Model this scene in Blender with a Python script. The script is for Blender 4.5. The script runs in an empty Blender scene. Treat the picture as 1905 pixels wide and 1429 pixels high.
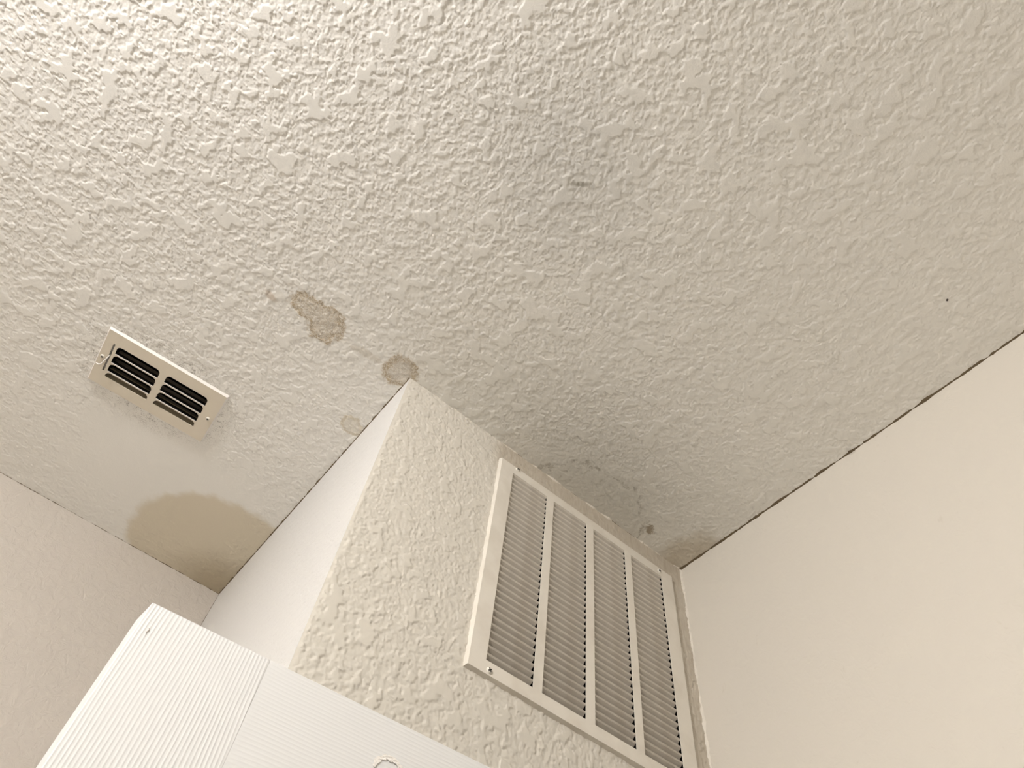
import bpy, bmesh, math, random
import numpy as np
from mathutils import Matrix, Vector
random.seed(7)
scene = bpy.context.scene
COL = scene.collection
HC = 2.743                      # ceiling height; every z below is given relative to the ceiling
W, D = 0.7157, 0.8216           # closet box: width along x to the right wall, depth along y to the back wall
XL, YN = -2.35, -2.0            # left wall and near wall of the small room

# ------------------------------------------------------------------ camera
cam_d = bpy.data.cameras.new('camera')
cam = bpy.data.objects.new('camera', cam_d)
COL.objects.link(cam)
cam_d.sensor_width = 36.0
cam_d.lens = 1297.936 / 1905 * 36.0
cam_d.clip_start = 0.01
right = Vector((0.77289965, -0.62783304, 0.09193369))
down = Vector((0.57465049, 0.63113872, -0.52099974))
fwd = Vector((0.26907794, 0.45551026, 0.84859146))
rotm = Matrix((right, -down, -fwd)).transposed().to_4x4()
cam.matrix_world = Matrix.Translation((-0.1979956, -0.70950139, HC - 1.10)) @ rotm
scene.camera = cam

# ------------------------------------------------------------------ world, exposure
wd = bpy.data.worlds.new('world')
scene.world = wd
wd.use_nodes = True
wd.node_tree.nodes['Background'].inputs[0].default_value = (0.9, 0.85, 0.8, 1)
wd.node_tree.nodes['Background'].inputs[1].default_value = 0.05
vs = scene.view_settings
vs.view_transform = 'Standard'
vs.look = 'None'
vs.exposure = 0.0
vs.gamma = 1.0
vs.use_curve_mapping = False
LAMP_POS = (-1.2, -0.80, -0.16)   # round bulb of the ceiling lamp, out of frame to the left (z below the ceiling)
LAMP_POWER = 66.5
LAMP_COLOR = (1.0, 0.985, 0.975)
cy = scene.cycles
cy.max_bounces = 4
cy.diffuse_bounces = 4
cy.glossy_bounces = 2
cy.caustics_reflective = False
cy.caustics_refractive = False
cy.use_light_tree = False
cy.use_adaptive_sampling = True
cy.adaptive_threshold = 0.09
cy.adaptive_min_samples = 16

# ------------------------------------------------------------------ node helpers
class Mat:
    def __init__(s, name):
        s.m = bpy.data.materials.new(name)
        s.m.use_nodes = True
        s.t = s.m.node_tree
        s.t.nodes.clear()
        s.out = s.t.nodes.new('ShaderNodeOutputMaterial')
        s.b = s.t.nodes.new('ShaderNodeBsdfPrincipled')
        s.t.links.new(s.b.outputs[0], s.out.inputs[0])
        s._co = None
    def put(s, sock, v):
        if isinstance(v, bpy.types.NodeSocket):
            s.t.links.new(v, sock)
        else:
            sock.default_value = v
    def co(s):
        if s._co is None:
            n = s.t.nodes.new('ShaderNodeTexCoord')
            s._co = n.outputs['Object']
        return s._co
    def xyz(s, v=None):
        n = s.t.nodes.new('ShaderNodeSeparateXYZ')
        s.put(n.inputs[0], v if v is not None else s.co())
        return n.outputs
    def mapv(s, scale=(1, 1, 1), loc=(0, 0, 0), rot=(0, 0, 0), v=None):
        n = s.t.nodes.new('ShaderNodeMapping')
        s.put(n.inputs['Vector'], v if v is not None else s.co())
        n.inputs['Location'].default_value = loc
        n.inputs['Rotation'].default_value = rot
        n.inputs['Scale'].default_value = scale
        return n.outputs[0]
    def noise(s, scale, detail=3, rough=0.55, dist=0.0, v=None):
        n = s.t.nodes.new('ShaderNodeTexNoise')
        s.put(n.inputs['Vector'], v if v is not None else s.co())
        n.inputs['Scale'].default_value = scale
        n.inputs['Detail'].default_value = detail
        n.inputs['Roughness'].default_value = rough
        n.inputs['Distortion'].default_value = dist
        return n.outputs[0]
    def op(s, o, a, b=0.0, c=0.0, clamp=False):
        n = s.t.nodes.new('ShaderNodeMath')
        n.operation = o
        n.use_clamp = clamp
        s.put(n.inputs[0], a)
        s.put(n.inputs[1], b)
        s.put(n.inputs[2], c)
        return n.outputs[0]
    def sstep(s, v, a, b, lo=0.0, hi=1.0):
        n = s.t.nodes.new('ShaderNodeMapRange')
        n.interpolation_type = 'SMOOTHSTEP'
        s.put(n.inputs['Value'], v)
        n.inputs['From Min'].default_value = a
        n.inputs['From Max'].default_value = b
        n.inputs['To Min'].default_value = lo
        n.inputs['To Max'].default_value = hi
        return n.outputs[0]
    def mix(s, f, a, b):
        n = s.t.nodes.new('ShaderNodeMix')
        n.data_type = 'RGBA'
        s.put(n.inputs[0], f)
        s.put(n.inputs[6], a)
        s.put(n.inputs[7], b)
        return n.outputs[2]
    def blob(s, cx, cy, rx, ry, ang=0.0, soft=0.15, warp=0.0, ax=(0, 1)):
        """soft-edged ellipse mask in object space, 1 inside"""
        o = s.xyz()
        dx = s.op('SUBTRACT', o[ax[0]], cx)
        dy = s.op('SUBTRACT', o[ax[1]], cy)
        ca, sa = math.cos(ang), math.sin(ang)
        u = s.op('ADD', s.op('MULTIPLY', dx, ca / rx), s.op('MULTIPLY', dy, sa / rx))
        v = s.op('ADD', s.op('MULTIPLY', dx, -sa / ry), s.op('MULTIPLY', dy, ca / ry))
        r = s.op('SQRT', s.op('ADD', s.op('MULTIPLY', u, u), s.op('MULTIPLY', v, v)))
        if not isinstance(warp, float) or warp != 0.0:
            r = s.op('ADD', r, warp)
        return r, s.sstep(r, 1 + soft, 1 - soft)
    def bump(s, height, strength=1.0, dist=0.001, normal=None):
        n = s.t.nodes.new('ShaderNodeBump')
        n.inputs['Strength'].default_value = strength if not isinstance(strength, bpy.types.NodeSocket) else 1.0
        if isinstance(strength, bpy.types.NodeSocket):
            s.put(n.inputs['Strength'], strength)
        n.inputs['Distance'].default_value = dist
        s.put(n.inputs['Height'], height)
        if normal is not None:
            s.put(n.inputs['Normal'], normal)
        s.put(s.b.inputs['Normal'], n.outputs[0])
        return n.outputs[0]
    def base(s, c, rough=0.5, spec=0.35, metal=0.0):
        s.put(s.b.inputs['Base Color'], c)
        s.put(s.b.inputs['Roughness'], rough)
        s.b.inputs['Specular IOR Level'].default_value = spec
        s.b.inputs['Metallic'].default_value = metal
        return s.m

# ------------------------------------------------------------------ plaster relief (numpy gradient noise)
_rng = np.random.RandomState(11)
_perm = _rng.permutation(256)
_perm = np.concatenate([_perm, _perm, _perm])
_ga = _rng.uniform(0, 2 * np.pi, 256)
_gx, _gy = np.cos(_ga), np.sin(_ga)
def perlin(x, y):
    xi, yi = np.floor(x).astype(np.int64), np.floor(y).astype(np.int64)
    xf, yf = x - xi, y - yi
    xi &= 255
    yi &= 255
    u = xf * xf * xf * (xf * (xf * 6 - 15) + 10)
    v = yf * yf * yf * (yf * (yf * 6 - 15) + 10)
    def g(ix, iy, dx, dy):
        k = _perm[_perm[ix] + iy]
        return _gx[k] * dx + _gy[k] * dy
    a = g(xi, yi, xf, yf)
    b = g(xi + 1, yi, xf - 1, yf)
    c = g(xi, yi + 1, xf, yf - 1)
    d = g(xi + 1, yi + 1, xf - 1, yf - 1)
    return (a + u * (b - a)) + v * ((c + u * (d - c)) - (a + u * (b - a)))
def fbm(x, y, octs, gain=0.55):
    s, a = 0.0, 1.0
    for o in range(octs):
        s = s + a * perlin(x * 2.03 ** o + 17.3 * o, y * 2.03 ** o - 9.1 * o)
        a *= gain
    return s
def sst(v, a, b):
    t = np.clip((v - a) / (b - a), 0, 1)
    return t * t * (3 - 2 * t)
def knockdown(x, y, sc=1.0, drag=(1.0, 0.55), fine=1.0):
    """flattened plaster islands with ragged edges, smaller splatter and dragged grain between"""
    wx = fbm(x * 110 * sc, y * 110 * sc, 2) * 0.0045
    wy = fbm(x * 110 * sc + 50, y * 110 * sc + 80, 2) * 0.0045
    X, Y = x + wx, y + wy
    big = perlin(x * 3.1 + 5, y * 3.1 + 2)
    n1 = fbm(X * 30 * sc, Y * 28 * sc, 3, 0.55) + big * 0.16
    p1 = sst(n1, 0.185, 0.22)                             # broad flat islands
    n2 = fbm(X * 92 * sc + 31, Y * 92 * sc + 7, 3, 0.6)
    p2 = sst(n2, 0.12, 0.19)                              # small splatter
    n3 = fbm(x * 270 * sc * drag[0], y * 270 * sc * drag[1], 2)
    low = np.maximum(0.75 * p2, 0.30 + 0.42 * fine * n3)
    return np.maximum(p1, low)

# ------------------------------------------------------------------ materials
PAINT = (0.86, 0.84, 0.795, 1)
WALLC = (0.68, 0.635, 0.565, 1)

def ceiling_material():
    M = Mat('ceiling_knockdown_paint')
    wob = M.op('MULTIPLY', M.op('SUBTRACT', M.noise(22, 3, 0.65), 0.5), 1.5)
    nf = M.noise(95, 3, 0.7)
    wobf = M.op('MULTIPLY', M.op('SUBTRACT', nf, 0.5), 1.6)
    grit = M.noise(420, 1, 0.65)
    col = PAINT
    # large tan water stain in the far corner
    r, m = M.blob(-0.06, 0.73, 0.205, 0.205, 0, 0.07, M.op('MULTIPLY', wob, 0.13))
    col = M.mix(M.op('MULTIPLY', m, 0.62), col, (0.60, 0.50, 0.32, 1))
    r2, m2 = M.blob(0.0, 0.80, 0.10, 0.09, 0, 0.75, M.op('MULTIPLY', wob, 0.3))
    col = M.mix(M.op('MULTIPLY', m2, 0.55), col, (0.30, 0.225, 0.115, 1))
    # brown scuffed patch and its small neighbour
    rag = M.op('ADD', M.op('MULTIPLY', wob, 0.9), M.op('MULTIPLY', wobf, 0.55))
    ra, ma = M.blob(-0.213, 0.004, 0.042, 0.028, 0.2, 0.14, rag)
    rb, mb = M.blob(-0.180, 0.013, 0.037, 0.036, 0.0, 0.14, rag)
    r = M.op('MINIMUM', ra, rb)
    m = M.op('MAXIMUM', ma, mb)
    edge = M.op('MULTIPLY', m, M.sstep(r, 0.5, 0.95, 0.6, 1.0))
    edge = M.op('MULTIPLY', edge, M.sstep(grit, 0.34, 0.62, 0.40, 1.0))
    col = M.mix(edge, col, (0.44, 0.345, 0.22, 1))
    r, m = M.blob(-0.287, 0.029, 0.011, 0.007, 0.3, 0.4, wobf)
    col = M.mix(M.op('MULTIPLY', m, 0.5), col, (0.45, 0.33, 0.22, 1))
    # stain round the closet's corner
    r, m = M.blob(-0.022, -0.002, 0.034, 0.032, 0.0, 0.16, rag)
    e2 = M.op('MULTIPLY', M.op('MULTIPLY', m, M.sstep(r, 0.3, 0.95, 0.5, 1.0)), M.sstep(grit, 0.34, 0.6, 0.45, 1.0))
    col = M.mix(e2, col, (0.44, 0.345, 0.22, 1))
    r, m = M.blob(-0.09, 0.012, 0.035, 0.007, -0.1, 0.5, wobf)
    col = M.mix(M.op('MULTIPLY', m, 0.3), col, (0.42, 0.34, 0.22, 1))
    # pale yellow drip mark near the closet side
    r, m = M.blob(-0.022, 0.172, 0.021, 0.019, 0.4, 0.2, M.op('ADD', M.op('MULTIPLY', wob, 1.6), M.op('MULTIPLY', wobf, 0.8)))
    col = M.mix(M.op('MULTIPLY', m, M.sstep(r, 0.4, 1.0, 0.25, 0.6)), col, (0.52, 0.42, 0.25, 1))
    # grey damp mark with a dark tide line in front of the return grille
    wa = M.op('ADD', M.op('MULTIPLY', wob, 0.45), M.op('MULTIPLY', wobf, 0.12))
    r, m = M.blob(0.455, 0.01, 0.140, 0.100, 0.0, 0.25, wa)
    col = M.mix(M.op('MULTIPLY', m, 0.25), col, (0.40, 0.385, 0.335, 1))
    rr, mm = M.blob(0.45, -0.02, 0.36, 0.17, 0.0, 0.85, wa)
    col = M.mix(M.op('MULTIPLY', mm, 0.32), col, (0.42, 0.40, 0.34, 1))
    ring = M.op('MULTIPLY', M.sstep(r, 0.93, 0.99), M.sstep(r, 1.05, 0.99))
    ring = M.op('MULTIPLY', ring, M.sstep(nf, 0.42, 0.62))
    col = M.mix(M.op('MULTIPLY', ring, 0.55), col, (0.22, 0.19, 0.14, 1))
    r, m = M.blob(0.590, -0.034, 0.015, 0.008, 0.9, 0.35, M.op('ADD', M.op('MULTIPLY', wob, 1.2), M.op('MULTIPLY', wobf, 1.8)))
    col = M.mix(M.op('MULTIPLY', m, 0.75), col, (0.26, 0.19, 0.10, 1))
    r, m = M.blob(0.70, -0.03, 0.05, 0.075, 0.0, 0.5, M.op('MULTIPLY', wob, 0.7))
    col = M.mix(M.op('MULTIPLY', m, 0.45), col, (0.40, 0.30, 0.16, 1))
    # cool grey smudge with a little scrape
    r, m = M.blob(-0.035, -0.48, 0.13, 0.11, 0.4, 0.8, M.op('MULTIPLY', wob, 0.6))
    col = M.mix(M.op('MULTIPLY', m, 0.30), col, (0.50, 0.50, 0.49, 1))
    r, m = M.blob(0.0, -0.478, 0.016, 0.004, -0.7, 0.4, wobf)
    col = M.mix(M.op('MULTIPLY', m, 0.6), col, (0.28, 0.26, 0.20, 1))
    # sooty dust round the register
    r, m = M.blob(-0.363, 0.356, 0.165, 0.112, -0.056, 0.28, M.op('MULTIPLY', wobf, 0.35))
    dust = M.op('MULTIPLY', m, M.sstep(M.op('ADD', M.op('MULTIPLY', nf, 0.5), M.op('MULTIPLY', grit, 0.5)), 0.50, 0.66))
    col = M.mix(M.op('MULTIPLY', dust, 0.75), col, (0.20, 0.17, 0.13, 1))
    r, m = M.blob(0.5762, -0.7233, 0.0025, 0.0018, 0.5, 0.3)
    col = M.mix(m, col, (0.05, 0.03, 0.02, 1))
    M.bump(grit, 0.35, 0.0006)
    return M.base(col, 0.36, 0.5)

def front_material():
    M = Mat('closet_front_knockdown_paint')
    o = M.xyz()
    wob = M.op('MULTIPLY', M.op('SUBTRACT', M.noise(30, 2, 0.6), 0.5), 0.05)
    x = M.op('ADD', o[0], wob)
    z = M.op('ADD', o[2], wob)
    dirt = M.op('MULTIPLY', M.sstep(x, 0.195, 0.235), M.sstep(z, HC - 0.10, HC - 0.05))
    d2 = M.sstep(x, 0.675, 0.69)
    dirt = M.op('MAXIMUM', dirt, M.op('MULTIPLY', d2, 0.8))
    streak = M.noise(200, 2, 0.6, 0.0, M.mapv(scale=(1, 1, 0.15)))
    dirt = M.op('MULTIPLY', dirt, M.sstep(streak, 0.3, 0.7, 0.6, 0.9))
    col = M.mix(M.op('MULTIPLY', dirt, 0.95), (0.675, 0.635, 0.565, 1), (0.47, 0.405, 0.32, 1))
    M.bump(streak, 0.3, 0.0006)
    return M.base(col, 0.45, 0.35)

def smooth_wall(name, col, dist, scale=70):
    M = Mat(name)
    n = M.noise(scale, 3, 0.62, 0.6)
    if dist > 0:
        M.bump(M.sstep(n, 0.35, 0.65), 1.0, dist)
    c = M.mix(M.sstep(n, 0.68, 0.75, 0.0, 0.25), col, (col[0] * 0.8, col[1] * 0.78, col[2] * 0.72, 1))
    return M.base(c, 0.5, 0.3)

def enamel(name, col, rough=0.35, grime=0.0):
    M = Mat(name)
    c = col
    if grime > 0:
        g = M.op('MULTIPLY', M.sstep(M.noise(14, 3, 0.65), 0.42, 0.72), grime)
        c = M.mix(g, col, (col[0] * 0.62, col[1] * 0.56, col[2] * 0.48, 1))
    else:
        c = M.mix(M.op('MULTIPLY', M.noise(40, 2, 0.6), 0.12), col, (col[0] * 0.8, col[1] * 0.77, col[2] * 0.7, 1))
    return M.base(c, rough, 0.4)

def plain(name, col, rough=0.6, metal=0.0, spec=0.3, bump=0.0):
    M = Mat(name)
    n = M.noise(120, 1, 0.6)
    c = M.mix(M.op('MULTIPLY', n, 0.3), col, (col[0] * 0.75, col[1] * 0.75, col[2] * 0.75, 1))
    if bump > 0:
        M.bump(n, 0.5, bump)
    return M.base(c, rough, spec, metal)

def grain(name, axis):
    """embossed wood grain of a moulded white door; axis is the local direction the grain runs in"""
    M = Mat(name)
    sc = [1.0, 1.0, 1.0]
    sc[axis] = 0.045
    warp = M.noise(7, 3, 0.5, 0.0, M.mapv(scale=[0.35 if i == axis else 1 for i in range(3)]))
    o = M.xyz()
    across = o[2] if axis == 0 else o[0]
    ph = M.op('ADD', M.op('MULTIPLY', across, 1750.0), M.op('MULTIPLY', warp, 38.0))
    wav = M.op('ADD', M.op('MULTIPLY', M.op('SINE', ph), 0.5), 0.5)
    wav = M.op('POWER', wav, 1.7)
    fine = M.noise(260, 3, 0.6, 0.0, M.mapv(scale=sc))
    amp = M.sstep(M.noise(9, 2, 0.5), 0.3, 0.7, 0.55, 1.0)
    h = M.op('ADD', M.op('MULTIPLY', wav, amp), M.op('MULTIPLY', fine, 0.5))
    M.bump(h, 0.9 if axis == 2 else 0.4, 0.00026)
    return M.base((0.765, 0.765, 0.76, 1), 0.4, 0.45)

MT = {
    'ceiling': ceiling_material(),
    'front': front_material(),
    'side': smooth_wall('closet_side_paint', (0.69, 0.675, 0.655, 1), 0.0004, 60),
    'right': smooth_wall('right_wall_paint', WALLC, 0.0003, 45),
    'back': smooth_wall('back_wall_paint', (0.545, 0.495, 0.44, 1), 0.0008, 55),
    'other': plain('room_wall_paint', WALLC, 0.6, bump=0),
    'floor': plain('vinyl_floor', (0.66, 0.62, 0.56, 1), 0.4),
    'trimw': enamel('white_trim_paint', (0.86, 0.83, 0.79, 1), 0.3),
    'grille': enamel('off_white_grille_enamel', (0.76, 0.715, 0.64, 1), 0.38, 0.25),
    'slat': enamel('shaded_slat_enamel', (0.60, 0.555, 0.49, 1), 0.5, 0.4),  # grille enamel darkened for shade on the down-tilted slats, plus patchy grime
    'register': enamel('almond_register_enamel', (0.74, 0.675, 0.565, 1), 0.38),
    'reglip': enamel('register_lit_enamel', (0.84, 0.80, 0.76, 1), 0.3),  # paler than the face plate: light on flange and lips put into colour
    'duct': plain('duct_shade_black', (0.006, 0.0055, 0.005, 1), 0.95),  # near-black colour stands in for the shade inside ducts and slots
    'damper': plain('damper_steel', (0.05, 0.045, 0.04, 1), 0.6),
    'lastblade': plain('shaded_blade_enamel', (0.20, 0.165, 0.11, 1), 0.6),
    'screw': plain('painted_screw_head', (0.80, 0.76, 0.68, 1), 0.25, 0.0, 0.6),
    'slotdark': plain('screw_recess_dark', (0.03, 0.025, 0.02, 1), 0.8),
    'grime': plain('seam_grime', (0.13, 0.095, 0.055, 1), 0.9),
    'caulk': plain('pale_caulk', (0.76, 0.71, 0.63, 1), 0.5, 0.0, 0.4, 0.001),
    'stile': grain('door_grain_vertical', 2),
    'rail': grain('door_grain_horizontal', 0),
    'brass': plain('satin_hinge_metal', (0.55, 0.50, 0.42, 1), 0.35, 1.0),
}

# ------------------------------------------------------------------ mesh helpers
def mobj(name, verts, faces, mat, parent=None, smooth=False, kind=None):
    me = bpy.data.meshes.new(name)
    me.from_pydata([tuple(v) for v in verts], [], faces)
    bm = bmesh.new()
    bm.from_mesh(me)
    bmesh.ops.recalc_face_normals(bm, faces=bm.faces)
    bm.to_mesh(me)
    bm.free()
    if smooth:
        for p in me.polygons:
            p.use_smooth = True
    me.materials.append(mat)
    o = bpy.data.objects.new(name, me)
    COL.objects.link(o)
    o.parent = parent
    if kind:
        o['kind'] = kind
    return o

def boxvf(x0, x1, y0, y1, z0, z1):
    v = [(x0, y0, z0), (x1, y0, z0), (x1, y1, z0), (x0, y1, z0), (x0, y0, z1), (x1, y0, z1), (x1, y1, z1), (x0, y1, z1)]
    f = [(0, 3, 2, 1), (4, 5, 6, 7), (0, 1, 5, 4), (1, 2, 6, 5), (2, 3, 7, 6), (3, 0, 4, 7)]
    return v, f

def box(name, x0, x1, y0, y1, z0, z1, mat, parent=None, kind=None, bevel=0.0):
    v, f = boxvf(x0, x1, y0, y1, z0, z1)
    o = mobj(name, v, f, mat, parent, kind=kind)
    if bevel > 0:
        bm = bmesh.new()
        bm.from_mesh(o.data)
        bmesh.ops.bevel(bm, geom=list(bm.edges), offset=bevel, segments=2, affect='EDGES')
        bm.to_mesh(o.data)
        bm.free()
    return o

def holed_slab(name, us, vs_, holes, w0, w1, axes, mat, kind='structure', parent=None):
    """slab spanned by grid lines us x vs_, with cells in holes left open; axes maps (u,v,w) to xyz order"""
    idx, verts, faces = {}, [], []
    def P(i, j, k):
        key = (i, j, k)
        if key not in idx:
            c = [0, 0, 0]
            c[axes[0]], c[axes[1]], c[axes[2]] = us[i], vs_[j], (w0, w1)[k]
            idx[key] = len(verts)
            verts.append(tuple(c))
        return idx[key]
    nu, nv = len(us) - 1, len(vs_) - 1
    solid = lambda i, j: 0 <= i < nu and 0 <= j < nv and (i, j) not in holes
    for i in range(nu):
        for j in range(nv):
            if not solid(i, j):
                continue
            for k in (0, 1):
                faces.append((P(i, j, k), P(i + 1, j, k), P(i + 1, j + 1, k), P(i, j + 1, k)))
            for (di, dj, a, b) in ((-1, 0, (i, j), (i, j + 1)), (1, 0, (i + 1, j), (i + 1, j + 1)),
                                   (0, -1, (i, j), (i + 1, j)), (0, 1, (i, j + 1), (i + 1, j + 1))):
                if not solid(i + di, j + dj):
                    faces.append((P(*a, 0), P(*b, 0), P(*b, 1), P(*a, 1)))
    return mobj(name, verts, faces, mat, parent, kind=kind)

def thing(name, label, cat, loc=(0, 0, 0), rz=0.0, kind=None, group=None):
    o = bpy.data.objects.new(name, None)
    COL.objects.link(o)
    o.location = loc
    o.rotation_euler = (0, 0, rz)
    o.empty_display_size = 0.05
    o['label'] = label
    if cat:
        o['category'] = cat
    if kind:
        o['kind'] = kind
    if group:
        o['group'] = group
    return o

def lathe(profile, n=24):
    """profile of (r, z); closed with poles where r == 0"""
    v, f, rings = [], [], []
    for r, z in profile:
        if r < 1e-9:
            rings.append([len(v)])
            v.append((0, 0, z))
        else:
            rings.append(list(range(len(v), len(v) + n)))
            v += [(r * math.cos(2 * math.pi * i / n), r * math.sin(2 * math.pi * i / n), z) for i in range(n)]
    for a, b in zip(rings, rings[1:]):
        for i in range(n):
            j = (i + 1) % n
            if len(a) == 1 and len(b) == 1:
                continue
            if len(a) == 1:
                f.append((a[0], b[i], b[j]))
            elif len(b) == 1:
                f.append((a[i], b[0], a[j]))
            else:
                f.append((a[i], b[i], b[j], a[j]))
    return v, f

def tube(points, r, n=6):
    pts = [Vector(p) for p in points]
    v, f = [], []
    for i, p in enumerate(pts):
        d = (pts[min(i + 1, len(pts) - 1)] - pts[max(i - 1, 0)]).normalized()
        a = d.orthogonal().normalized()
        if i and abs(a.dot(pa)) < 0.999:
            a = (pa - d * pa.dot(d)).normalized()
        pa = a
        b = d.cross(a)
        rr = r[i] if isinstance(r, (list, tuple)) else r
        v += [p + (a * math.cos(2 * math.pi * k / n) + b * math.sin(2 * math.pi * k / n)) * rr for k in range(n)]
    for i in range(len(pts) - 1):
        for k in range(n):
            q = (k + 1) % n
            f.append((i * n + k, i * n + q, (i + 1) * n + q, (i + 1) * n + k))
    f.append(tuple(range(n - 1, -1, -1)))
    f.append(tuple(range((len(pts) - 1) * n, len(pts) * n)))
    return v, f

def seam(name, a, b, nu, nv, step, wa, wb, mat, parent, base=0.3, burst=0.7, seed=1):
    """irregular bead in the corner between two faces; nu/nv point out along the two faces from line a-b"""
    rnd = random.Random(seed)
    a, b, nu, nv = Vector(a), Vector(b), Vector(nu), Vector(nv)
    L = (b - a).length
    n = max(2, int(L / step))
    ks = [rnd.uniform(6, 60) for _ in range(5)]
    ph = [rnd.uniform(0, 6.28) for _ in range(5)]
    v, f = [], []
    for i in range(n + 1):
        t = i / n
        s = sum(math.sin(k * t * L * 3 + p) for k, p in zip(ks, ph)) / 5
        g = max(0.04, base + burst * s + rnd.uniform(-0.18, 0.18))
        p = a.lerp(b, t)
        q = max(0.04, g + rnd.uniform(-0.15, 0.15))
        v += [p - nu * 0.002 - nv * 0.002, p + nu * wa * g, p + (nu * wa * g + nv * wb * q) * 0.55, p + nv * wb * q]
    for i in range(n):
        for k in range(4):
            j = (k + 1) % 4
            f.append((i * 4 + k, i * 4 + j, i * 4 + 4 + j, i * 4 + 4 + k))
    return mobj(name, v, f, mat, parent)

# ------------------------------------------------------------------ room shell
Z = lambda z: HC + z
XH = 2.1                       # far side of the hallway beyond the door opening
RC = (-0.3631, 0.3562)         # register centre on the ceiling
RA = math.radians(-3.2)
us = [XL - 0.12, RC[0] - 0.101, RC[0] + 0.101, XH + 0.12]
vs2 = [YN - 0.12, RC[1] - 0.049, RC[1] + 0.049, D + 0.12]
def inside(px, py, poly):
    r = False
    for (x0, y0), (x1, y1) in zip(poly, poly[1:] + poly[:1]):
        if (y0 > py) != (y1 > py) and px < (x1 - x0) * (py - y0) / (y1 - y0) + x0:
            r = not r
    return r
def relief_sheet(name, tiles, height, place, keep, mat, parent=None, kind=None):
    """plaster skin from square tiles (u0, v0, size, n): height(u, v) is lifted off the surface by place()"""
    VS, FS, base = [], [], 0
    for (u0, v0, sz, n) in tiles:
        a = np.linspace(0, sz, n + 1)
        U, V = np.meshgrid(u0 + a, v0 + a)
        VS.append(np.stack([U.ravel(), V.ravel()], 1))
        i = np.arange(n)
        q = (i[:, None] * (n + 1) + i[None, :]).ravel()
        c = VS[-1]
        cu = c[q, 0] + sz / n / 2
        cv = c[q, 1] + sz / n / 2
        q = q[keep(cu, cv)]
        FS.append(np.stack([q, q + 1, q + n + 2, q + n + 1], 1) + base)
        base += len(c)
    UV = np.concatenate(VS)
    F = np.concatenate(FS)
    co = place(UV[:, 0], UV[:, 1], height(UV[:, 0], UV[:, 1])).astype(np.float32)
    me = bpy.data.meshes.new(name)
    me.vertices.add(len(co))
    me.vertices.foreach_set('co', co.ravel())
    me.loops.add(F.size)
    me.loops.foreach_set('vertex_index', F.ravel().astype(np.int32))
    me.polygons.add(len(F))
    me.polygons.foreach_set('loop_start', np.arange(0, F.size, 4, dtype=np.int32))
    me.polygons.foreach_set('use_smooth', np.ones(len(F), dtype=bool))
    me.update(calc_edges=True)
    me.materials.append(mat)
    o = bpy.data.objects.new(name, me)
    COL.objects.link(o)
    o.parent = parent
    if kind:
        o['kind'] = kind
    return o
# fine plaster where the photograph looks, coarser beyond
VIEW = [(-0.87, -0.12), (0.27, -1.07), (0.74, -0.80), (0.74, 0.01), (0.01, 0.01), (0.01, 0.84), (-0.59, 0.84), (-0.77, 0.22)]
TS = 0.1
tiles = []
for i in range(-24, 9):
    for j in range(-21, 10):
        x0, y0 = i * TS, j * TS
        if x0 > W or y0 > D or (x0 > 0.002 and y0 > 0.002) or x0 + TS < XL or y0 + TS < YN:
            continue
        near = any(inside(x0 + a * TS, y0 + b * TS, VIEW) for a in (0, 0.5, 1) for b in (0, 0.5, 1))
        tiles.append((x0, y0, TS, 72 if near else 13))
cr, sr = math.cos(RA), math.sin(RA)
def reg_local(x, y):
    dx, dy = x - RC[0], y - RC[1]
    return dx * cr + dy * sr, -dx * sr + dy * cr
def ceil_keep(x, y):
    a, b = reg_local(x, y)
    return (x < W) & (y < D) & ~((x > 0) & (y > 0)) & (x > XL) & (y > YN) & ~((np.abs(a) < 0.121) & (np.abs(b) < 0.069))
def ceil_height(x, y):
    h = knockdown(x, y)
    d = np.hypot((x + 0.25) / 0.22, (y - 0.56) / 0.16) + perlin(x * 14, y * 14) * 0.5
    worn = 1 - 0.85 * sst(-d, -1.4, -0.7)                 # sanded smooth beside the register
    soft = 1 - 0.45 * sst(y, 0.25, 0.7)
    fr_ = 1 - 0.45 * sst(-np.hypot((x - 0.46) / 0.2, (y + 0.0) / 0.11), -1.3, -0.7)
    hand = 1 - 0.25 * sst(x, -0.35, 0.25)                 # lighter troweling to the right
    return h * worn * soft * fr_ * hand
RELIEF = 0.0014
ceil = relief_sheet('ceiling', tiles, ceil_height, lambda u, v, h: np.stack([u, v, HC - RELIEF * h], 1), ceil_keep, MT['ceiling'], kind='structure')
holed_slab('ceiling_board', us, vs2, {(1, 1)}, HC + 0.0004, HC + 0.02, (0, 1, 2), MT['ceiling'], None, ceil)
ceil['label'] = 'white knockdown-textured ceiling with brown water stains'
floor = box('floor', XL - 0.12, XH + 0.12, YN - 0.12, D + 0.12, -0.05, 0.0, MT['floor'], kind='structure')
floor['label'] = 'tan vinyl floor below the frame'
wb_ = box('wall_back', XL - 0.12, W, D, D + 0.12, 0, HC, MT['back'], kind='structure')
wb_['label'] = 'beige painted wall at lower left behind the open door'
wl = box('wall_left', XL - 0.12, XL, YN - 0.12, D, 0, HC, MT['other'], kind='structure')
wl['label'] = 'beige wall on the lamp side of the room'
wn = box('wall_near', XL, XH + 0.12, YN - 0.12, YN, 0, HC, MT['other'], kind='structure')
wn['label'] = 'beige wall behind the photographer'
DY0, DY1, DZ = -1.01, -0.150, 2.055
wr = holed_slab('wall_right', [YN, DY0, DY1, D + 0.12], [0, DZ, HC], {(1, 0)}, W, W + 0.115, (1, 2, 0), MT['right'])
wr['label'] = 'smooth pale beige wall on the right of the return grille'
ws = box('wall_closet_side', 0.0, 0.1, 0.0005, D, 0, HC, MT['side'], kind='structure')
ws['label'] = 'bright smooth narrow side of the boxed-out closet'
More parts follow.
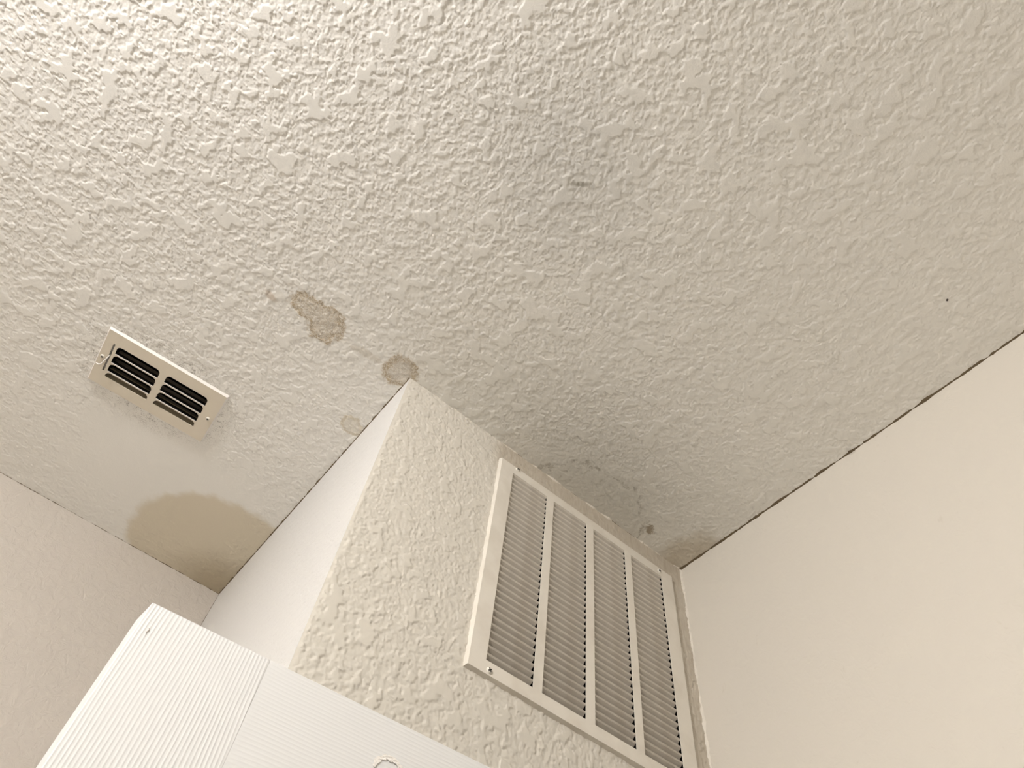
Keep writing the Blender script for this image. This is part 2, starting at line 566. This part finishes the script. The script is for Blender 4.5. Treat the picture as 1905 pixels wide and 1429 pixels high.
GX0, GX1, GZ0, GZ1 = 0.2213, 0.6775, -0.5075, -0.0497
ox0, ox1, oz0, oz1 = 0.2385, 0.6585, -0.4935, -0.0645
wf = holed_slab('wall_closet_front', [0.0006, ox0, ox1, W], [0, Z(oz0), Z(oz1), HC], {(1, 1)}, 0.0004, 0.1, (0, 2, 1), MT['front'])
ft = []
for i in range(0, 8):
    for j in range(0, 12):
        ft.append((i * TS, -(j + 1) * TS, TS, 60 if j < 8 else 12))
def front_height(u, v):
    h = knockdown(u + 3.3, v + 1.7, 1.2, (1.0, 0.5), 1.2)
    return h * sst(u, 0.0, 0.006) * (1 - 0.5 * sst(v, -0.08, -0.05) * sst(u, 0.15, 0.3))
def front_keep(u, v):
    return (u < W) & ~((u > GX0 + 0.004) & (u < GX1 - 0.004) & (v > GZ0 + 0.004) & (v < GZ1 - 0.004))
sk = relief_sheet('plaster_skin', ft, front_height, lambda u, v, h: np.stack([u, -0.0017 * h, HC + v], 1), front_keep, MT['front'], wf)
wf['label'] = 'knockdown-textured closet front that carries the return grille'
for nm, a in (('wall_hall_far', (XH, XH + 0.12, YN, D + 0.12)), ('wall_hall_end', (W + 0.115, XH, D, D + 0.12))):
    o = box(nm, a[0], a[1], a[2], a[3], 0, HC, MT['other'], kind='structure')
    o['label'] = 'plain beige hallway wall past the doorway, ' + ('facing it' if 'far' in nm else 'at its end')

# seams: grime in the ceiling corners, pale caulk lumps over the grille
ex, ey, ez = Vector((1, 0, 0)), Vector((0, 1, 0)), Vector((0, 0, 1))
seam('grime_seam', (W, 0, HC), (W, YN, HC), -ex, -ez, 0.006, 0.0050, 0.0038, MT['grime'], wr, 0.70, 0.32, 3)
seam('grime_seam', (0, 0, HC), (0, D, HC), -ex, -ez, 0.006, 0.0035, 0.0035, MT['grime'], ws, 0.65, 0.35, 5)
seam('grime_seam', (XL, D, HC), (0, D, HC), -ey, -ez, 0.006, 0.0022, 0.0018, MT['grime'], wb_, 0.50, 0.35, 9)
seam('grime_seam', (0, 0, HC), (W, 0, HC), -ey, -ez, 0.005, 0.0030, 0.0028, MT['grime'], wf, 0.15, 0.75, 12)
seam('caulk_bead', (0, 0, HC), (W, 0, HC), -ey, -ez, 0.004, 0.0050, 0.0040, MT['caulk'], wf, 0.25, 0.75, 21)
seam('caulk_bead', (W, 0, HC), (W, 0, 1.0), -ex, -ey, 0.006, 0.0050, 0.0060, MT['caulk'], wr, 0.6, 0.4, 31)
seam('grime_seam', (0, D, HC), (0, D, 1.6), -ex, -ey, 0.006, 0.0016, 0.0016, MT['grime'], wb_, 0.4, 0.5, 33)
v, f = tube([(W - 0.002, -0.430, HC - 0.001), (W - 0.007, -0.431, HC - 0.004), (W - 0.009, -0.436, HC - 0.007),
             (W - 0.006, -0.440, HC - 0.008), (W - 0.002, -0.441, HC - 0.007)], 0.0006, 5)
mobj('paint_curl', v, f, MT['grime'], wr)

# ------------------------------------------------------------------ door frame and open door
t1 = thing('trim_1', 'white casing round the doorway in the right wall', None, kind='structure')
for nm, a in (('casing_leg', (W - 0.014, W, DY1, DY1 + 0.057, 0, DZ + 0.057)),
              ('casing_leg', (W - 0.014, W, DY0 - 0.057, DY0, 0, DZ + 0.057)),
              ('casing_head', (W - 0.014, W, DY0, DY1, DZ, DZ + 0.057)),
              ('jamb', (W, W + 0.115, DY1 - 0.012, DY1, 0, DZ)),
              ('jamb', (W, W + 0.115, DY0, DY0 + 0.012, 0, DZ)),
              ('head_jamb', (W, W + 0.115, DY0 + 0.012, DY1 - 0.012, DZ - 0.012, DZ))):
    box(nm, *a, MT['trimw'], t1, bevel=0.003)

DOOR_TOP = Z(-0.70)
DA = math.atan2(-0.122 + 0.098, 0.205 + 0.166)
DW, DT = 0.845, 0.035
door = thing('door_1', 'white open door with embossed wood grain standing before the closet', None, (-0.166, -0.098, 0.012), DA, kind='structure')
dh = DOOR_TOP - 0.012
def slab_piece(name, x0, x1, z0, z1, mat, y0=0.0, y1=DT, bevel=0.0012, lean=0.0):
    v, f = boxvf(x0, x1, y0, y1, z0, z1)
    if lean:
        v = [(x + (lean if (i in (2, 3, 6, 7) and abs(x - x0) < 1e-6) else 0), y, z) for i, (x, y, z) in enumerate(v)]
    o = mobj(name, v, f, mat, door)
    bm = bmesh.new()
    bm.from_mesh(o.data)
    bmesh.ops.bevel(bm, geom=list(bm.edges), offset=bevel, segments=3, affect='EDGES', profile=0.6)
    bm.to_mesh(o.data)
    bm.free()
    return o
SW = 0.1185
slab_piece('stile', 0.0, SW, 0.0, dh, MT['stile'], lean=-0.004)
slab_piece('stile', DW - SW, DW, 0.0, dh, MT['stile'])
rails = [(dh - 0.118, dh), (dh - 0.50, dh - 0.385), (dh - 1.29, dh - 1.09), (0.0, 0.235)]
for z0, z1 in rails:
    slab_piece('rail', SW - 0.0005, DW - SW + 0.0005, z0, z1, MT['rail'], 0.0003, DT - 0.0003, 0.0008)
mx = DW / 2
for (z0, z1) in ((rails[1][1], rails[0][0]), (rails[2][1], rails[1][0]), (rails[3][1], rails[2][0])):
    slab_piece('mullion', mx - 0.055, mx + 0.055, z0 - 0.0005, z1 + 0.0005, MT['stile'], 0.0003, DT - 0.0003, 0.0008)
    for (x0, x1) in ((SW, mx - 0.055), (mx + 0.055, DW - SW)):
        # raised panel: sunk edge, sloping field
        e, g = 0.012, 0.045
        vv, ff = [], []
        for s, yb in ((1, 0.0), (-1, DT)):
            for (ins, dep) in ((0.0, 0.009), (e, 0.010), (g, 0.003)):
                y = yb + s * dep
                vv += [(x0 + ins, y, z0 + ins), (x1 - ins, y, z0 + ins), (x1 - ins, y, z1 - ins), (x0 + ins, y, z1 - ins)]
        for s in (0, 12):
            for r_ in (0, 4):
                for k in range(4):
                    j = (k + 1) % 4
                    ff.append((s + r_ + k, s + r_ + j, s + r_ + 4 + j, s + r_ + 4 + k))
            ff.append((s + 8, s + 9, s + 10, s + 11))
        for k in range(4):
            j = (k + 1) % 4
            ff.append((k, j, 12 + j, 12 + k))
        mobj('panel', vv, ff, MT['stile'], door)
for hz in (0.22, 0.98, 1.78):
    v, f = lathe([(0, -0.045), (0.006, -0.045), (0.006, 0.045), (0, 0.045)], 10)
    mobj('hinge', [(x + DW + 0.004, y + DT + 0.003, z + hz) for x, y, z in v], f, MT['brass'], door)
v, f = lathe([(0, -0.062), (0.018, -0.060), (0.027, -0.048), (0.026, -0.034), (0.012, -0.022), (0.011, -0.008), (0.032, -0.006), (0.033, 0.0005), (0, 0.0005)], 24)
knob = mobj('door_knob', [(x + 0.066, z, y + 0.95) for x, y, z in v], f, MT['brass'], door, True)
# lump of dried paint on the top rail and a small nail dent near the corner
v, f = [], []
n = 40
rnd = random.Random(4)
for i in range(n):
    a = math.pi * (-0.05 + 1.1 * i / (n - 1))
    cx = 0.2606 + 0.0145 * math.cos(a) + rnd.uniform(-0.0007, 0.0007)
    cz = dh - 0.0470 + 0.0105 * math.sin(a) + rnd.uniform(-0.0007, 0.0007)
    w = 0.0021 + rnd.uniform(-0.0007, 0.0009)
    v += [(cx + w * math.cos(k * math.pi / 3), -0.0005 * rnd.uniform(0.6, 1.5) * abs(math.sin(k * math.pi / 3) > -2) * (1 if k % 3 else 0.2), cz + w * math.sin(k * math.pi / 3)) for k in range(6)]
for i in range(n - 1):
    for k in range(6):
        j = (k + 1) % 6
        f.append((i * 6 + k, i * 6 + j, i * 6 + 6 + j, i * 6 + 6 + k))
mobj('paint_lump', v, f, MT['trimw'], door)
v, f = tube([(0.0095, -0.0002, dh - 0.0235), (0.0105, -0.0003, dh - 0.0250), (0.0095, -0.0003, dh - 0.0275), (0.0100, -0.0002, dh - 0.0300)], [0.0003, 0.0006, 0.0005, 0.0002], 5)
mobj('nail_dent', v, f, plain('dent_shadow', (0.45, 0.40, 0.36, 1)), door)

# ------------------------------------------------------------------ return-air grille
PR = 0.0078
gr = thing('return_air_grille', 'large off-white louvred return grille screwed to the textured closet front', 'air grille', (0, 0, HC))
cols = [(0.2526, 0.3370), (0.3540, 0.4380), (0.4562, 0.5400), (0.5570, 0.6420)]
zt, zb = -0.0735, -0.4838
e = 0.0030
gx = [GX0 + e] + [c for p in cols for c in p] + [GX1 - e]
gz = [GZ0 + e, zb, zt, GZ1 - e]
holes = {(1 + 2 * k, 1) for k in range(4)}
fr = holed_slab('frame', gx, gz, holes, -PR, -PR + 0.0012, (0, 2, 1), MT['grille'], None, gr)
bm = bmesh.new()
bm.from_mesh(fr.data)
o1 = [bm.verts.new(p) for p in ((GX0 + e, -PR, GZ0 + e), (GX1 - e, -PR, GZ0 + e), (GX1 - e, -PR, GZ1 - e), (GX0 + e, -PR, GZ1 - e))]
o2 = [bm.verts.new(p) for p in ((GX0, 0.0, GZ0), (GX1, 0.0, GZ0), (GX1, 0.0, GZ1), (GX0, 0.0, GZ1))]
for k in range(4):
    j = (k + 1) % 4
    bm.faces.new((o1[k], o1[j], o2[j], o2[k]))
bmesh.ops.remove_doubles(bm, verts=bm.verts, dist=1e-6)
bmesh.ops.recalc_face_normals(bm, faces=bm.faces)
bm.to_mesh(fr.data)
bm.free()
NB = 32
pitch = (zt - zb) / NB
def slat_mesh(width):
    secs = [(0.0, 0.15, 0.0), (0.018, 0.45, 0.0), (0.05, 0.85, 0.0), (0.09, 1.0, 0.0), (0.97, 1.0, 0.0), (1.0, 0.92, 0.0)]
    v, f = [], []
    for u, k, _ in secs:
        x = width * u
        d, dn = 0.0145 * k, 0.0118
        y0, z0 = -PR + 0.0004, 0.0
        t = 0.0008
        # curved blade: outer lip, middle, inner edge, and the same set back
        ps = [(y0, z0), (y0 + d * 0.115, z0 - dn * 0.19), (y0 + d, z0 - dn)]
        v += [(x, a, b) for a, b in ps] + [(x, a + t, b + t * 0.6) for a, b in reversed(ps)]
    n = 6
    for i in range(len(secs) - 1):
        for k in range(n):
            j = (k + 1) % n
            f.append((i * n + k, i * n + j, i * n + n + j, i * n + n + k))
    f.append(tuple(range(n)))
    f.append(tuple(range((len(secs) - 1) * n, len(secs) * n)))
    return v, f
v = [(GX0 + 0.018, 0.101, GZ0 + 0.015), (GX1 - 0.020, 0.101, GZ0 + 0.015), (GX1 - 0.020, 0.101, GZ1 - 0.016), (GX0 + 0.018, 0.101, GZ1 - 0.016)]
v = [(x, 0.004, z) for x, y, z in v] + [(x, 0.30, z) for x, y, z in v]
mobj('blackout_box', v, [(4, 5, 6, 7), (0, 1, 5, 4), (1, 2, 6, 5), (2, 3, 7, 6), (3, 0, 4, 7)], MT['duct'], gr)  # black box added to keep the cavity behind the slats dark
v, f = slat_mesh(0.0842)
slat0 = mobj('slat', v, f, MT['slat'], gr)
first = True
for (c0, c1) in cols:
    for k in range(NB):
        s = slat0 if first else slat0.copy()
        if not first:
            COL.objects.link(s)
            s.parent = gr
        first = False
        s.location = (c0 + 0.0001, 0, zt - k * pitch - 0.0002)
        s.scale = ((c1 - c0 - 0.0002) / 0.0842, 1, 1)

def screw(parent, loc, axis, r=0.0050):
    """pan-head screw with a cross recess; axis '-y' or '-z' is the way the head faces"""
    v, f = lathe([(0, 0.0024), (r * 0.5, 0.0022), (r * 0.85, 0.0014), (r, 0.0003), (r, -0.001), (0, -0.001)], 16)
    mp = (lambda p: (p[0], -p[2], p[1])) if axis == '-y' else (lambda p: (p[0], p[1], -p[2]))
    s = mobj('screw', [mp(p) for p in v], f, MT['screw'], parent, True)
    s.location = loc
    cv, cf = [], []
    for a, b in ((r * 0.62, r * 0.14), (r * 0.14, r * 0.62)):
        bv, bf = boxvf(-a, a, -b, b, 0.0012, 0.00255)
        cf += [tuple(i + len(cv) for i in q) for q in bf]
        ang = 0.6
        cv += [(x * math.cos(ang) - y * math.sin(ang), x * math.sin(ang) + y * math.cos(ang), z) for x, y, z in bv]
    mobj('cross_recess', [mp(p) for p in cv], cf, MT['slotdark'], s)
    return s
for x, z in ((0.2621, -0.0560), (0.2602, -0.4972), (0.6376, -0.0620), (0.6360, -0.4970)):
    screw(gr, (x, -PR, z), '-y')

# ------------------------------------------------------------------ ceiling supply register
rg = thing('supply_register', 'small almond metal supply register with black slots on the ceiling', 'air register', (RC[0], RC[1], HC), RA)
RW, RH, RT = 0.1238, 0.0722, 0.0055
def rounded_slot(x0, x1, y0, y1, r, seg=5):
    """slot with its lamp-side (low y) corners rounded"""
    p = [(x0, y1), (x0, y0 + r)]
    p += [(x0 + r - r * math.cos(a), y0 + r - r * math.sin(a)) for a in [math.pi / 2 * i / seg for i in range(1, seg + 1)]]
    p += [(x1 - r + r * math.sin(a), y0 + r - r * math.cos(a)) for a in [math.pi / 2 * i / seg for i in range(0, seg + 1)]]
    p += [(x1, y1)]
    return p
slots = []
for x0, x1 in ((-0.0955, -0.0085), (0.0055, 0.0930)):
    for k in range(4):
        y0 = -0.0420 + 0.0238 * k
        slots.append((x0, x1, y0, y0 + (0.0206 if k < 3 else 0.0130)))
def plate_mesh():
    cu = bpy.data.curves.new('tmp', 'CURVE')
    cu.dimensions = '2D'
    cu.fill_mode = 'BOTH'
    def spl(pts):
        s = cu.splines.new('POLY')
        s.points.add(len(pts) - 1)
        for q, (x, y) in zip(s.points, pts):
            q.co = (x, y, 0, 1)
        s.use_cyclic_u = True
    i = 0.0030
    spl([(-RW + i, -RH + i), (RW - i, -RH + i), (RW - i, RH - i), (-RW + i, RH - i)])
    for (x0, x1, y0, y1) in slots:
        spl(rounded_slot(x0, x1, y0, y1, 0.0085))
    spl([(-0.1046, -0.0420), (-0.1008, -0.0420), (-0.1008, 0.0310), (-0.1046, 0.0310)])
    cu.extrude = 0.0004
    ob = bpy.data.objects.new('tmp', cu)
    COL.objects.link(ob)
    dg = bpy.context.evaluated_depsgraph_get()
    me = bpy.data.meshes.new_from_object(ob.evaluated_get(dg))
    bpy.data.objects.remove(ob)
    return me
me = plate_mesh()
bm = bmesh.new()
bm.from_mesh(me)
for q in bm.verts:
    q.co.z -= RT
bm.to_mesh(me)
bm.free()
me.materials.clear()
me.materials.append(MT['register'])
pl = bpy.data.objects.new('face_plate', me)
COL.objects.link(pl)
pl.parent = rg
i = 0.0030
vv = [(-RW + i, -RH + i, -RT - 0.0004), (RW - i, -RH + i, -RT - 0.0004), (RW - i, RH - i, -RT - 0.0004), (-RW + i, RH - i, -RT - 0.0004),
      (-RW, -RH, -0.0006), (RW, -RH, -0.0006), (RW, RH, -0.0006), (-RW, RH, -0.0006)]
mobj('flange', vv, [(0, 1, 5, 4), (1, 2, 6, 5), (2, 3, 7, 6), (3, 0, 4, 7)], MT['reglip'], rg)
for n_, (x0, x1, y0, y1) in enumerate(slots):
    # turned-down lip on the far edge of each slot, with the blade running up into the duct behind it
    last = n_ % 4 == 3
    if not last:
        v, f = boxvf(x0 + 0.001, x1 - 0.001, y1 - 0.0002, y1 + 0.0008, -RT - 0.0010, -RT + 0.0004)
        mobj('blade_lip', v, f, MT['reglip'], rg)
    ns, pts = 10, []
    v, f = [], []
    for k in range(ns + 1):
        t = k / ns
        rise = 0.011 * math.sin(t * math.pi / 2)
        back = (0.016 if last else 0.004) * (1 - math.cos(t * math.pi / 2))
        v += [(x0, y1 + 0.0002 - back * (1 if last else -1), -RT + rise), (x1, y1 + 0.0002 - back * (1 if last else -1), -RT + rise)]
    for k in range(ns):
        f.append((2 * k, 2 * k + 1, 2 * k + 3, 2 * k + 2))
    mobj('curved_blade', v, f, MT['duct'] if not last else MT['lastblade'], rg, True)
for k in range(4):
    y = -0.036 + 0.0238 * k
    v, f = boxvf(-0.096, 0.093, y, y + 0.0012, 0.006, 0.020)
    mobj('damper_blade', v, f, plain('damper_edge', (0.30, 0.26, 0.22, 1), 0.5) if k == 0 else bpy.data.materials['damper_edge'], rg)
# sheet-metal boot above the opening
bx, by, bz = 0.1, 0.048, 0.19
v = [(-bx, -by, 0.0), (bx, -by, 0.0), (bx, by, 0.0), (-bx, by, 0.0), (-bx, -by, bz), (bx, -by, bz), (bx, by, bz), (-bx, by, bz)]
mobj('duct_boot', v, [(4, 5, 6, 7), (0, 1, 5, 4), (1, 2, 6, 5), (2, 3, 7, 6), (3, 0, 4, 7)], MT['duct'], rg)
# damper lever: bent wire tab coming out of the slit
v, f = tube([(-0.1026, -0.012, 0.004), (-0.1030, -0.010, -RT - 0.001), (-0.1060, 0.004, -RT - 0.006), (-0.1085, 0.0135, -RT - 0.0075), (-0.1130, 0.0170, -RT - 0.0070), (-0.1180, 0.0170, -RT - 0.006)],
            [0.0011, 0.0011, 0.0012, 0.0013, 0.0013, 0.0010], 6)
mobj('lever', v, f, MT['reglip'], rg, True)
screw(rg, (-0.1136, -0.0005, -RT - 0.0004), '-z', 0.0042)
screw(rg, (0.1105, 0.0035, -RT - 0.0004), '-z', 0.0042)

# ------------------------------------------------------------------ ceiling lamp (out of frame, lights the room)
lp = thing('ceiling_lamp', 'white ceiling lampholder with one round lit bulb', 'lamp', (LAMP_POS[0], LAMP_POS[1], HC))
v, f = lathe([(0, 0), (0.062, 0), (0.064, -0.012), (0.050, -0.024), (0.030, -0.030), (0.026, -0.052), (0, -0.052)], 40)
mobj('lampholder', v, f, MT['trimw'], lp, True)
v, f = lathe([(0.013, -0.050), (0.013, -0.066), (0.0, -0.068)], 20)
mobj('screw_cap', v, f, MT['brass'], lp, True)
ld = bpy.data.lights.new('bulb', 'POINT')
ld.energy = LAMP_POWER
ld.color = LAMP_COLOR
ld.shadow_soft_size = 0.06
lo = bpy.data.objects.new('bulb', ld)
COL.objects.link(lo)
lo.parent = lp
lo.location = (0, 0, LAMP_POS[2])
